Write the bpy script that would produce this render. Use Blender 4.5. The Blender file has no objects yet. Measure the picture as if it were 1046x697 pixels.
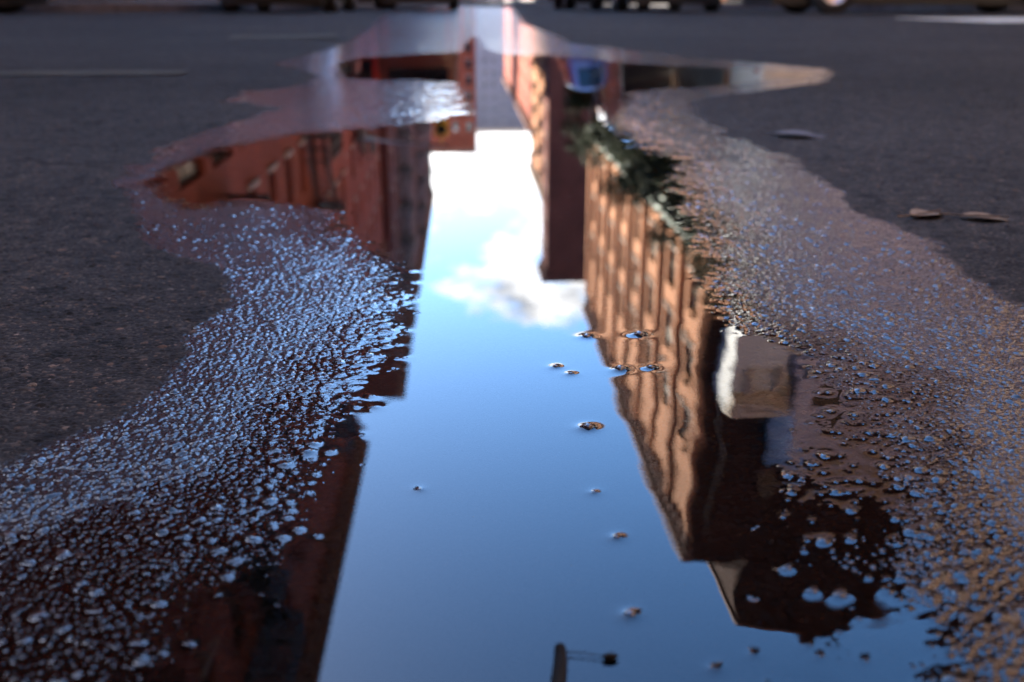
import bpy, math, random
import numpy as np
from mathutils import Vector, Matrix

random.seed(7)
scene = bpy.context.scene
COL = scene.collection
R = math.radians

# ------------------------------------------------------------------ camera
H_CAM = 0.20                      # the camera sits 20 cm above the water
F_PX = 1017.0                     # 35 mm lens on a 36 mm sensor, photo is 1046 px wide
PITCH = math.atan(347.5 / F_PX)   # the horizon lies on the upper edge of the photo
YAW = math.atan(47.0 / F_PX)      # street axis (+Y) meets the horizon left of centre
cam_d = bpy.data.cameras.new('camera')
cam = bpy.data.objects.new('camera', cam_d)
COL.objects.link(cam)
cam.location = (0, 0, H_CAM)
cam.rotation_euler = (math.pi / 2 - PITCH, 0, -YAW)
cam_d.lens = 35.0
cam_d.sensor_width = 36.0
cam_d.clip_start = 0.01
cam_d.clip_end = 3000
cam_d.dof.use_dof = True
cam_d.dof.focus_distance = 0.54
cam_d.dof.aperture_fstop = 8.0
scene.camera = cam
Rm = cam.rotation_euler.to_matrix()


def ground(px, py, z=0.0):
    """photo pixel -> point on the street surface"""
    d = Rm @ Vector(((px - 523.0) / F_PX, -(py - 348.5) / F_PX, -1.0))
    t = (z - H_CAM) / min(d.z, -1e-4)
    return Vector((d.x * t, d.y * t, z))


# ------------------------------------------------------------------ materials
def new_mat(name):
    m = bpy.data.materials.new(name)
    m.use_nodes = True
    nt = m.node_tree
    for n in list(nt.nodes):
        nt.nodes.remove(n)
    out = nt.nodes.new('ShaderNodeOutputMaterial')
    return m, nt, out


def N(nt, kind, **kw):
    n = nt.nodes.new(kind)
    for k, v in kw.items():
        if k in n.inputs:
            n.inputs[k].default_value = v
        else:
            setattr(n, k, v)
    return n


def mixcol(nt, fac, a, b, mode='MIX'):
    n = nt.nodes.new('ShaderNodeMix')
    n.data_type = 'RGBA'
    n.blend_type = mode
    for sock, val in ((n.inputs[0], fac), (n.inputs[6], a), (n.inputs[7], b)):
        if isinstance(val, bpy.types.NodeSocket):
            nt.links.new(val, sock)
        elif isinstance(val, (int, float)):
            sock.default_value = val
        else:
            sock.default_value = (*val, 1) if len(val) == 3 else val
    return n.outputs[2]


def math_n(nt, op, a, b=None, c=None, clamp=False):
    n = nt.nodes.new('ShaderNodeMath')
    n.operation = op
    n.use_clamp = clamp
    for i, v in enumerate((a, b, c)):
        if v is None:
            continue
        if isinstance(v, bpy.types.NodeSocket):
            nt.links.new(v, n.inputs[i])
        else:
            n.inputs[i].default_value = v
    return n.outputs[0]


def ramp(nt, src, stops):
    n = nt.nodes.new('ShaderNodeValToRGB')
    cr = n.color_ramp
    while len(cr.elements) > 1:
        cr.elements.remove(cr.elements[-1])
    cr.elements[0].position = stops[0][0]
    cr.elements[0].color = (*stops[0][1], 1)
    for p, c in stops[1:]:
        e = cr.elements.new(p)
        e.color = (*c, 1)
    nt.links.new(src, n.inputs[0])
    return n.outputs[0]


def plain(name, col, rough=0.6, metal=0.0, vary=0.18, scale=3.0, coat=0.0, spec=0.5):
    """one base colour with uneven procedural wear"""
    m, nt, out = new_mat(name)
    tc = N(nt, 'ShaderNodeTexCoord')
    no = N(nt, 'ShaderNodeTexNoise')
    no.inputs['Scale'].default_value = scale
    no.inputs['Detail'].default_value = 5
    nt.links.new(tc.outputs['Object'], no.inputs['Vector'])
    lo = tuple(c * (1 - vary) for c in col)
    hi = tuple(min(1, c * (1 + vary)) for c in col)
    c = ramp(nt, no.outputs['Fac'], [(0.3, lo), (0.7, hi)])
    b = N(nt, 'ShaderNodeBsdfPrincipled')
    nt.links.new(c, b.inputs['Base Color'])
    b.inputs['Roughness'].default_value = rough
    b.inputs['Metallic'].default_value = metal
    b.inputs['Coat Weight'].default_value = coat
    b.inputs['Specular IOR Level'].default_value = spec
    nt.links.new(b.outputs[0], out.inputs[0])
    return m


def brick(name, c1, c2, mortar, dirt=0.35):
    m, nt, out = new_mat(name)
    tc = N(nt, 'ShaderNodeTexCoord')
    sep = N(nt, 'ShaderNodeSeparateXYZ')
    nt.links.new(tc.outputs['Object'], sep.inputs[0])
    s = math_n(nt, 'ADD', sep.outputs[0], sep.outputs[1])
    comb = N(nt, 'ShaderNodeCombineXYZ')
    nt.links.new(s, comb.inputs[0])
    nt.links.new(sep.outputs[2], comb.inputs[1])
    br = N(nt, 'ShaderNodeTexBrick')
    br.inputs['Color1'].default_value = (*c1, 1)
    br.inputs['Color2'].default_value = (*c2, 1)
    br.inputs['Mortar'].default_value = (*mortar, 1)
    br.inputs['Scale'].default_value = 1.0
    br.inputs['Mortar Size'].default_value = 0.008
    br.inputs['Brick Width'].default_value = 0.24
    br.inputs['Row Height'].default_value = 0.08
    nt.links.new(comb.outputs[0], br.inputs['Vector'])
    no = N(nt, 'ShaderNodeTexNoise')
    no.inputs['Scale'].default_value = 0.35
    no.inputs['Detail'].default_value = 6
    nt.links.new(tc.outputs['Object'], no.inputs['Vector'])
    dk = ramp(nt, no.outputs['Fac'], [(0.35, (1 - dirt,) * 3), (0.65, (1, 1, 1))])
    c = mixcol(nt, 1.0, br.outputs['Color'], dk, 'MULTIPLY')
    b = N(nt, 'ShaderNodeBsdfPrincipled')
    nt.links.new(c, b.inputs['Base Color'])
    b.inputs['Roughness'].default_value = 0.85
    b.inputs['Specular IOR Level'].default_value = 0.12
    nt.links.new(b.outputs[0], out.inputs[0])
    return m


M = {}
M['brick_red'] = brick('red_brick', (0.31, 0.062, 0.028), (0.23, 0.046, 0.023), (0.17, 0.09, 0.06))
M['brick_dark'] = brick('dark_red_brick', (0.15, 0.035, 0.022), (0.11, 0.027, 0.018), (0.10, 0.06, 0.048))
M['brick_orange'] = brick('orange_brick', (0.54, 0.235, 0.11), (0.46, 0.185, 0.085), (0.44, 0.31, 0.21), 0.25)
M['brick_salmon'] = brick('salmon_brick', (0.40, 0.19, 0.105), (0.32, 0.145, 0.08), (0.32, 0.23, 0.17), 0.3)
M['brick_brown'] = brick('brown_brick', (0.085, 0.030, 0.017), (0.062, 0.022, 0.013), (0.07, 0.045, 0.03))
M['stucco'] = plain('pale_stucco', (0.54, 0.55, 0.53), 0.8, vary=0.08, scale=0.6)
M['grey_render'] = plain('grey_render', (0.48, 0.46, 0.50), 0.8, vary=0.12, scale=0.6)
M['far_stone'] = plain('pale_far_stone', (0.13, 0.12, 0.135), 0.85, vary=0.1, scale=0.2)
M['stone'] = plain('pale_stone_trim', (0.52, 0.44, 0.34), 0.7, vary=0.12, scale=1.2)
M['copper'] = plain('pale_verdigris_metal', (0.42, 0.47, 0.40), 0.55, vary=0.15, scale=1.2)
M['brownstone'] = plain('brownstone_trim', (0.22, 0.11, 0.075), 0.75, vary=0.15)
M['sill'] = plain('window_sill_stone', (0.34, 0.27, 0.21), 0.75)
M['winframe'] = plain('dark_window_frame', (0.045, 0.04, 0.035), 0.5)
M['winframe_tan'] = plain('tan_window_frame', (0.34, 0.26, 0.18), 0.5)
M['iron'] = plain('black_painted_iron', (0.018, 0.017, 0.017), 0.5, vary=0.3)
M['roofing'] = plain('tar_roof', (0.05, 0.05, 0.05), 0.9)
M['plinth'] = plain('dark_stone_plinth', (0.025, 0.022, 0.02), 0.6, vary=0.3)
M['door'] = plain('painted_door', (0.06, 0.03, 0.02), 0.45)
M['granite'] = plain('dark_granite_kerb', (0.055, 0.05, 0.05), 0.75, vary=0.4, scale=8)
M['concrete'] = plain('sidewalk_concrete', (0.27, 0.26, 0.24), 0.85, vary=0.15, scale=2)
M['rubber'] = plain('tyre_rubber', (0.018, 0.018, 0.018), 0.8)
M['rim'] = plain('alloy_rim', (0.45, 0.45, 0.46), 0.35, 0.9)
M['trim'] = plain('black_plastic_trim', (0.02, 0.02, 0.02), 0.5)
M['lamp_white'] = plain('clear_lamp_lens', (0.80, 0.80, 0.82), 0.08, vary=0.05, coat=1)
M['lamp_red'] = plain('red_lamp_lens', (0.45, 0.02, 0.015), 0.12, vary=0.1, coat=1)
M['plate'] = plain('number_plate_blank', (0.7, 0.68, 0.55), 0.5)
M['yellow'] = plain('yellow_signal_paint', (0.55, 0.36, 0.03), 0.45)
M['galv'] = plain('galvanised_steel', (0.30, 0.31, 0.31), 0.5, 0.6)
M['bark'] = plain('street_tree_bark', (0.10, 0.075, 0.055), 0.9, vary=0.35, scale=9)
M['twig'] = plain('wet_dark_twig', (0.010, 0.008, 0.006), 0.9, vary=0.4, scale=60, spec=0.1)
M['pebble'] = plain('wet_pebble', (0.030, 0.025, 0.023), 0.25, vary=0.5, scale=300, coat=0.6)
M['leaf_tan'] = plain('dry_tan_leaf', (0.17, 0.12, 0.075), 0.9, vary=0.4, scale=70, spec=0.1)
M['leaf_grey'] = plain('weathered_grey_leaf', (0.10, 0.098, 0.1), 0.9, vary=0.4, scale=50, spec=0.15)
M['paint'] = plain('painted_sun_patch', (0.36, 0.33, 0.25), 0.9, vary=0.5, scale=9, spec=0.1)  # cream standing for sunlight on the road
M['paint_faint'] = plain('rubbed_out_road_paint', (0.040, 0.036, 0.025), 0.95, vary=0.5, scale=12, spec=0.1)


def paintwork(name, col):
    return plain(name, col, 0.3, 0.0, vary=0.06, scale=1.5, coat=1.0)


def glass_mat(name, tint, rough=0.04):
    m, nt, out = new_mat(name)
    b = N(nt, 'ShaderNodeBsdfPrincipled')
    b.inputs['Base Color'].default_value = (*tint, 1)
    b.inputs['Roughness'].default_value = rough
    b.inputs['IOR'].default_value = 1.52
    nt.links.new(b.outputs[0], out.inputs[0])
    return m


M['glass'] = glass_mat('dark_window_glass', (0.018, 0.018, 0.022))
M['blind'] = plain('drawn_window_blind', (0.42, 0.38, 0.30), 0.5, vary=0.05)
M['car_glass'] = glass_mat('car_glass', (0.012, 0.013, 0.015), 0.02)


def leaf_mat(name, a, b_):
    m, nt, out = new_mat(name)
    at = N(nt, 'ShaderNodeAttribute')
    at.attribute_name = 'tone'
    c = ramp(nt, at.outputs['Fac'], [(0.0, a), (1.0, b_)])
    p = N(nt, 'ShaderNodeBsdfPrincipled')
    nt.links.new(c, p.inputs['Base Color'])
    p.inputs['Roughness'].default_value = 0.85
    p.inputs['Specular IOR Level'].default_value = 0.08
    nt.links.new(p.outputs[0], out.inputs[0])
    return m


M['leaves'] = leaf_mat('street_tree_leaves', (0.006, 0.010, 0.004), (0.020, 0.030, 0.011))


# ------------------------------------------------------------------ mesh helper
class MB:
    def __init__(self):
        self.v, self.f, self.m = [], [], []

    def quad(self, a, b, c, d, mi=0):
        i = len(self.v)
        self.v += [tuple(a), tuple(b), tuple(c), tuple(d)]
        self.f.append((i, i + 1, i + 2, i + 3))
        self.m.append(mi)

    def box(self, lo, hi, mi=0):
        x0, y0, z0 = lo
        x1, y1, z1 = hi
        i = len(self.v)
        self.v += [(x0, y0, z0), (x1, y0, z0), (x1, y1, z0), (x0, y1, z0),
                   (x0, y0, z1), (x1, y0, z1), (x1, y1, z1), (x0, y1, z1)]
        for q in ((0, 3, 2, 1), (4, 5, 6, 7), (0, 1, 5, 4), (1, 2, 6, 5), (2, 3, 7, 6), (3, 0, 4, 7)):
            self.f.append(tuple(i + k for k in q))
            self.m.append(mi)

    def tube(self, pts, rad, n=8, mi=0, cap=True):
        pts = [Vector(p) for p in pts]
        if not hasattr(rad, '__len__'):
            rad = [rad] * len(pts)
        rings = []
        for k, p in enumerate(pts):
            a = pts[max(0, k - 1)]
            b = pts[min(len(pts) - 1, k + 1)]
            t = (b - a).normalized()
            ref = Vector((0, 0, 1)) if abs(t.z) < 0.9 else Vector((1, 0, 0))
            u = t.cross(ref).normalized()
            w = t.cross(u)
            base = len(self.v)
            for j in range(n):
                an = 2 * math.pi * j / n
                self.v.append(tuple(p + (u * math.cos(an) + w * math.sin(an)) * rad[k]))
            rings.append(base)
        for a, b in zip(rings, rings[1:]):
            for j in range(n):
                j2 = (j + 1) % n
                self.f.append((a + j, a + j2, b + j2, b + j))
                self.m.append(mi)
        if cap:
            self.f.append(tuple(rings[0] + j for j in range(n)))
            self.f.append(tuple(rings[-1] + j for j in reversed(range(n))))
            self.m += [mi, mi]

    def lathe(self, prof, axis='x', centre=(0, 0, 0), n=20, mi=0):
        """prof: (along, radius) pairs"""
        rings = []
        for a, r in prof:
            base = len(self.v)
            for j in range(n):
                t = 2 * math.pi * j / n
                c, s = r * math.cos(t), r * math.sin(t)
                p = {'x': (a, c, s), 'y': (c, a, s), 'z': (c, s, a)}[axis]
                self.v.append((p[0] + centre[0], p[1] + centre[1], p[2] + centre[2]))
            rings.append(base)
        for a, b in zip(rings, rings[1:]):
            for j in range(n):
                j2 = (j + 1) % n
                self.f.append((a + j, a + j2, b + j2, b + j))
                self.m.append(mi)

    def mesh(self, name, mats, smooth=False):
        me = bpy.data.meshes.new(name)
        me.from_pydata(self.v, [], self.f)
        for mm in (mats if isinstance(mats, (list, tuple)) else [mats]):
            me.materials.append(mm)
        me.polygons.foreach_set('material_index', self.m)
        if smooth:
            me.polygons.foreach_set('use_smooth', [True] * len(self.f))
        me.update()
        return me


def link(name, me, parent=None, loc=(0, 0, 0), rotz=0.0):
    o = bpy.data.objects.new(name, me)
    COL.objects.link(o)
    o.parent = parent
    o.location = loc
    o.rotation_euler = (0, 0, rotz)
    return o


def tag(o, label=None, cat=None, group=None, kind=None):
    if label:
        o['label'] = label
    if cat:
        o['category'] = cat
    if group:
        o['group'] = group
    if kind:
        o['kind'] = kind
    return o


def thing(name, label, cat, loc=(0, 0, 0), rotz=0.0, group=None):
    return tag(link(name, None, None, loc, rotz), label, cat, group)


# ------------------------------------------------------------------ street surface and puddle
def hash01(ix, iy, seed):
    h = (ix.astype(np.int64) * 374761393 + iy.astype(np.int64) * 668265263 + seed * 1442695041) & 0xFFFFFFFF
    h = ((h ^ (h >> 13)) * 1274126177) & 0xFFFFFFFF
    h = ((h ^ (h >> 16)) * 2246822519) & 0xFFFFFFFF
    h = h ^ (h >> 15)
    return (h & 0xFFFFFF).astype(np.float32) / np.float32(0xFFFFFF)


def vnoise(x, y, seed):
    ix, iy = np.floor(x), np.floor(y)
    fx, fy = (x - ix).astype(np.float32), (y - iy).astype(np.float32)
    fx = fx * fx * fx * (fx * (fx * 6 - 15) + 10)
    fy = fy * fy * fy * (fy * (fy * 6 - 15) + 10)
    a = hash01(ix, iy, seed)
    b = hash01(ix + 1, iy, seed)
    c = hash01(ix, iy + 1, seed)
    d = hash01(ix + 1, iy + 1, seed)
    return (a + (b - a) * fx) * (1 - fy) + (c + (d - c) * fx) * fy - 0.5


def fbm(x, y, seed, octv=3):
    t, a = 0, 1.0
    for k in range(octv):
        t = t + a * vnoise(x * 2 ** k + 17.3 * k, y * 2 ** k - 9.1 * k, seed + k)
        a *= 0.5
    return t


def stones(x, y, cell, seed, rmin, rmax, keep=1.0):
    """worn chippings set in the binder: 0..1 height and a random tone per stone"""
    gx, gy = x / cell, y / cell
    ix, iy = np.floor(gx), np.floor(gy)
    best = np.zeros(x.shape, np.float32)
    tone = np.full(x.shape, 0.5, np.float32)
    for dx in (-1, 0, 1):
        for dy in (-1, 0, 1):
            cx, cy = ix + dx, iy + dy
            px = cx + 0.15 + 0.7 * hash01(cx, cy, seed)
            py = cy + 0.15 + 0.7 * hash01(cx, cy, seed + 1)
            r = rmin + (rmax - rmin) * hash01(cx, cy, seed + 2)
            hh = 0.25 + 0.75 * hash01(cx, cy, seed + 3) ** 1.6
            hh = hh * (hash01(cx, cy, seed + 4) < keep)
            an = hash01(cx, cy, seed + 5) * 6.283
            ca, sa = np.cos(an), np.sin(an)
            ex, ey = gx - px, gy - py
            e1 = (ex * ca + ey * sa)
            e2 = (-ex * sa + ey * ca) * 1.35
            # angular chippings: blend of round and square distance
            d = (0.6 * np.sqrt(e1 * e1 + e2 * e2) + 0.4 * np.maximum(abs(e1), abs(e2))) / r
            h = (hh * np.clip(1.0 - d ** 2.6, 0, 1)).astype(np.float32)
            h = h * (0.8 + 0.2 * (e1 * (hash01(cx, cy, seed + 6) - 0.5) * 3).astype(np.float32))
            win = h > best
            best = np.where(win, h, best)
            tone = np.where(win, hash01(cx, cy, seed + 7), tone)
    return best, tone


W_PX = [(340, 66), (360, 60), (400, 57), (440, 54), (468, 53), (478, 40), (488, 36), (496, 50), (520, 56), (570, 57),
        (640, 64), (700, 68), (770, 70), (838, 76), (770, 84), (735, 89), (690, 90), (652, 94), (634, 110), (632, 128),
        (660, 148), (700, 168), (710, 200), (722, 245), (738, 275), (748, 300), (778, 330), (824, 352), (862, 376),
        (892, 408), (890, 440), (914, 470), (916, 500), (912, 525), (935, 560), (968, 595), (980, 640), (960, 670),
        (955, 700), (950, 770), (940, 830), (0, 830), (30, 760), (80, 690), (155, 610), (240, 545), (292, 502), (322, 470),
        (338, 440), (336, 420), (354, 392), (368, 350), (384, 302), (380, 266), (366, 248), (348, 234), (330, 217),
        (290, 208), (240, 207), (190, 212), (158, 202), (150, 184), (170, 169), (220, 152), (300, 137), (380, 129),
        (440, 124), (466, 118), (470, 100), (465, 85), (430, 82), (380, 82), (350, 80)]
V_PX = [(395, 16), (430, 10), (470, 6.5), (520, 8), (532, 25), (582, 45), (700, 60), (848, 73), (838, 86), (765, 96), (716, 102),
        (703, 115), (740, 140), (800, 165), (850, 190), (866, 215), (920, 240), (960, 265), (1010, 300), (1060, 335),
        (1160, 400), (1260, 520), (1300, 830), (-260, 830), (-200, 640), (-90, 540), (0, 482), (60, 456), (120, 430), (180, 382), (215, 332),
        (240, 300), (225, 278), (180, 268), (150, 252), (138, 222), (122, 192), (160, 158), (200, 140), (260, 124),
        (292, 112), (240, 106), (250, 96), (300, 92), (332, 80), (284, 66), (320, 57), (360, 44), (378, 30)]
# shallow margins of the water where single stones stand out of it
S_PX = [(650, 610), (700, 535), (770, 465), (850, 410), (925, 430), (975, 540), (1010, 620), (1000, 830), (700, 830), (640, 690)]
R_PX = [(640, 420), (690, 330), (760, 290), (900, 380), (1000, 520), (1040, 830), (640, 830), (655, 600)]   # unsettled water
S2_PX = [(-300, 600), (-60, 560), (110, 545), (230, 560), (250, 590), (190, 690), (130, 830), (-300, 830)]


def to_uv(poly):
    out = []
    for px, py in poly:
        g = ground(px, py)
        out.append((g.x / g.y, math.log(max(g.y, 0.12))))
    return out


def sdf(poly, U, V):
    """signed distance (negative inside) in units of distance from the camera"""
    best = np.full(U.shape, 1e9, np.float32)
    inside = np.zeros(U.shape, bool)
    n = len(poly)
    for i in range(n):
        ax, ay = poly[i]
        bx, by = poly[(i + 1) % n]
        ex, ey = bx - ax, by - ay
        wx, wy = U - ax, V - ay
        t = np.clip((wx * ex + wy * ey) / (ex * ex + ey * ey + 1e-12), 0, 1)
        d = (wx - ex * t) ** 2 + (wy - ey * t) ** 2
        best = np.minimum(best, d)
        cross = ((ay > V) != (by > V)) & (U < (ex * (V - ay) / (ey if abs(ey) > 1e-12 else 1e-12) + ax))
        inside ^= cross
    d = np.sqrt(best)
    return np.where(inside, -d, d)


DU = 1 / 780.0
u_mid = np.arange(0, 0.66, DU)
u_out = u_mid[-1] + np.cumsum(DU * 1.034 ** np.arange(1, 152))
ui = np.concatenate([-u_out[::-1], -u_mid[:0:-1], u_mid, u_out])
U_MAX = float(ui[-1])
v_rows = [np.arange(math.log(0.2), math.log(1.3), 1 / 680.0),
          np.arange(math.log(1.3), math.log(6.0), 1 / 400.0),
          np.arange(math.log(6.0), math.log(45.0), 1 / 80.0)]
vi = np.concatenate(v_rows)
yi = np.exp(vi)
UU, YY = np.meshgrid(ui, yi)
XX = UU * YY
VV = np.log(YY)

# macro relief from the outlines of the open water and of the wet ground
st = 4
cu, cv = np.append(ui[::st], ui[-1] + 1e-6), np.linspace(vi[0], vi[-1], 900)
CU, CV = np.meshgrid(cu, cv)
dW_c = sdf(to_uv(W_PX), CU, CV)
dV_c = sdf(to_uv(V_PX), CU, CV)
dS_c = sdf(to_uv(S_PX), CU, CV)
dR_c = sdf(to_uv(R_PX), CU, CV)
dS2_c = sdf(to_uv(S2_PX), CU, CV)


def resample(C):
    # bilinear from the coarse grid
    fr = (vi - cv[0]) / (cv[1] - cv[0])
    r0 = np.clip(np.floor(fr).astype(int), 0, len(cv) - 2)
    fr = (fr - r0)[:, None]
    c0 = np.clip(np.searchsorted(cu, ui, side='right') - 1, 0, len(cu) - 2)
    fc = ((ui - cu[c0]) / (cu[c0 + 1] - cu[c0]))[None, :]
    A = C[r0][:, c0]
    B = C[r0][:, c0 + 1]
    D = C[r0 + 1][:, c0]
    E = C[r0 + 1][:, c0 + 1]
    return (A * (1 - fc) + B * fc) * (1 - fr) + (D * (1 - fc) + E * fc) * fr


near = np.clip(1.6 / YY, 0, 1)            # far relief is wider than a pixel only above this scale
dW = resample(dW_c) * YY
dV = resample(dV_c) * YY
wob = fbm(XX / 0.055, YY / 0.055, 5, 4)
wob2 = fbm(XX / (0.02 * YY + 0.012), np.log(YY) / 0.03, 25, 3)
dW = dW + 0.016 * wob * np.clip(YY, 0.3, 1.2)
dV = dV + 0.020 * wob * np.clip(YY, 0.3, 1.5)
tw = np.clip(dW / np.maximum(dW - np.minimum(dV, 0), 1e-4), 0, 1)
macro = np.where(dW < 0, np.maximum(dW * 0.050, -0.007),
                 np.where(dV < 0, 0.0034 * tw ** 0.9, 0.0034 + np.minimum(0.02 * dV, 0.009)))
sh = np.clip(0.5 - resample(dS_c) * YY / 0.05, 0, 1)
sh2 = np.clip(0.5 - resample(dS2_c) * YY / 0.06, 0, 1)
macro = macro * (1 - sh) + sh * np.clip(macro + 0.0009 * fbm(XX / 0.018, YY / 0.022, 55, 2), -0.00075, 0.0005)
macro = macro * (1 - sh2) + sh2 * np.clip(macro - 0.0003 + 0.0007 * fbm(XX / 0.02, YY / 0.02, 57, 2), -0.0014, -0.0002)
macro = macro + 0.0006 * fbm(XX / 0.03, YY / 0.03, 41, 2) + 0.0008 * fbm(XX / 0.15, YY / 0.15, 42, 2)
s1, t1 = stones(XX, YY, 0.0039, 100, 0.38, 0.62)
s2, t2 = stones(XX, YY, 0.0025, 200, 0.36, 0.60)
s3, t3 = stones(XX, YY, 0.0080, 300, 0.30, 0.54, 0.42)
h_st = np.maximum(np.maximum(0.0012 * s1, 0.0008 * s2 + 0.0001), 0.0019 * s3)
tone = np.where(0.0012 * s1 > 0.0008 * s2, t1, t2)
tone = np.where(0.0019 * s3 > np.maximum(0.0012 * s1, 0.0008 * s2), t3, tone)
tone = np.where(h_st < 0.00025, 0.35, tone)
fine = 0.00030 * fbm(XX / 0.0022, YY / 0.0022, 61, 2) * near
cr = np.abs(fbm(XX / 0.30 + 3.0, YY / 0.34, 131, 4))
gate = np.clip((vnoise(XX / 0.6, YY / 0.7, 171) - 0.02) * 8, 0, 1) * np.clip(dV / 0.03, 0, 1)
crack = np.clip(1 - cr / 0.010, 0, 1) * gate
tone = np.where(crack > 0.25, 0.0, tone)
T = macro + h_st * (1 - crack) + fine - 0.0030 * crack
dV = dV + (h_st - 0.0006) * 7.0 * np.clip(YY, 0.3, 3.0) + 0.010 * fbm(XX / 0.012, YY / 0.012, 77, 3) * np.clip(YY, 0.3, 2.0)
wet = 1.0 - np.clip((dV / np.maximum(0.010 * YY + 0.004, 1e-4) + 0.5), 0, 1)
wet = wet * wet * (3 - 2 * wet)

# loose pebbles that stand in the water (photo pixel, radius in mm)
PEBBLES = [
    ((600, 437), 3.6, 'small flat dark pebble at the edge of the reflected orange building, farther into the blue'),
    ((652, 342), 4.2, 'largest wet pebble in the puddle, inside the reflected orange wall'),
    ((600, 344), 3.2, 'dark pebble on the edge between reflected white cloud and orange wall'),
    ((634, 378), 3.8, 'glinting wet pebble just below the largest pebble in the reflected wall'),
    ((568, 375), 1.8, 'tiny pebble alone in the reflected blue sky, nearest the cloud'),
    ((583, 382), 1.5, 'tiniest pebble right beside another in the reflected blue sky'),
    ((664, 376), 2.4, 'small brown pebble right of the glinting pebble in the reflected wall'),
    ((630, 549), 1.3, 'small pebble in blue water beside the tip of the reflected roof corner'),
    ((428, 500), 0.8, 'lone dark speck of a pebble in the middle of the reflected blue sky'),
    ((607, 503), 0.9, 'small pebble poking from blue water left of the reflected roof edge'),
    ((643, 628), 1.7, 'dark pebble where blue water meets the brown reflection near the front'),
]
PEB = []
T_ob = T.copy()
for (px, py), rmm, lab in PEBBLES:
    g = ground(px, py)
    r = rmm * 0.001
    PEB.append((g, r, lab))
    d2 = ((XX - g.x) ** 2 + ((YY - g.y) / 0.8) ** 2) / (r * r)
    T_ob = np.where(d2 < 1, np.maximum(T_ob, min(0.0012, r * 0.5) * np.sqrt(np.clip(1 - d2, 0, 1)) + 0.0001), T_ob)

# water surface: a capillary film draped over the stones (Young-Laplace, capillary length 2.7 mm)
nsol = int(np.searchsorted(yi, 6.0))
Ts = (T_ob[:nsol] + 0.00003).astype(np.float32)
wetS = wet[:nsol] > 0.02
lam = 0.0027
dx = (np.gradient(ui)[None, :] * yi[:nsol][:, None]).astype(np.float32)
dyr = np.gradient(yi[:nsol])[:, None].astype(np.float32)
ax = 1 / dx ** 2
ay = 1 / dyr ** 2
den = 2 * ax + 2 * ay + 1 / lam ** 2
w = np.maximum(Ts, 0)
for it in range(150):
    p = np.pad(w, 1, mode='edge')
    w = np.maximum(Ts, (ax * (p[1:-1, :-2] + p[1:-1, 2:]) + ay * (p[:-2, 1:-1] + p[2:, 1:-1])) / den)
wf = np.zeros_like(T)
wf[:nsol] = w
wf[nsol:] = 0.0
thin_f = np.clip((macro - 0.0004) / 0.0011, 0, 1)
thin_f = thin_f * thin_f * (3 - 2 * thin_f)
wf = np.where(wf > T, T + (wf - T) * (1 - thin_f), wf)
swell = np.clip(0.35 - resample(dR_c) * YY / 0.09, 0, 1)
wf = wf + swell * (0.00016 * vnoise(XX / 0.021, YY / 0.030, 91) + 0.00004 * vnoise(XX / 0.009 + 4, YY / 0.013, 92)) + 0.0000022 * fbm(XX / 0.02, YY / 0.03, 95, 2)
gap = wf - T
has = (gap > 0.00006) & (wet > 0.15)
zw = np.where(gap > 0.00004, wf, T - 0.00012)

# ---- street mesh: inner grid + wide aprons to the horizon
ext = np.array([0.002, 0.01, 0.04, 0.12, 0.4, 1.0])
rows_back = np.array([-120, -60, -25, -10, -4, -1.5, -0.5, 0.0, 0.1, 0.16])
rows_far = np.array([50, 58, 70, 90, 120, 170, 240, 340, 500, 800.0])
y_all = np.concatenate([rows_back, yi, rows_far])
g_all = np.clip(y_all, 0.2, 45.0)
nb, nf = len(rows_back), len(rows_far)
X_in = ui[None, :] * g_all[:, None]
edge = U_MAX * g_all[:, None]
right = edge + ext[None, :] * (1200 - edge)
X_all = np.concatenate([-right[:, ::-1], X_in, right], axis=1)
nrow, ncol = X_all.shape
ne = len(ext)


def spread(A, fill_back=None, fill_far=None):
    B = np.concatenate([np.repeat(A[:1], nb, 0), A, np.repeat(A[-1:], nf, 0)], axis=0)
    return np.concatenate([np.repeat(B[:, :1], ne, 1), B, np.repeat(B[:, -1:], ne, 1)], axis=1)


Z_all = spread(T)
# aprons settle to the level of the dry road
Z_all[:, :ne] = 0.008
Z_all[:, -ne:] = 0.008
Z_all[:nb] = np.minimum(Z_all[:nb], 0.004)
Z_all[-nf:] = 0.008
tone_all = spread(tone)
wet_all = spread(wet)
wet_all[:, :ne] = 0
wet_all[:, -ne:] = 0
wet_all[-nf:] = 0


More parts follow.
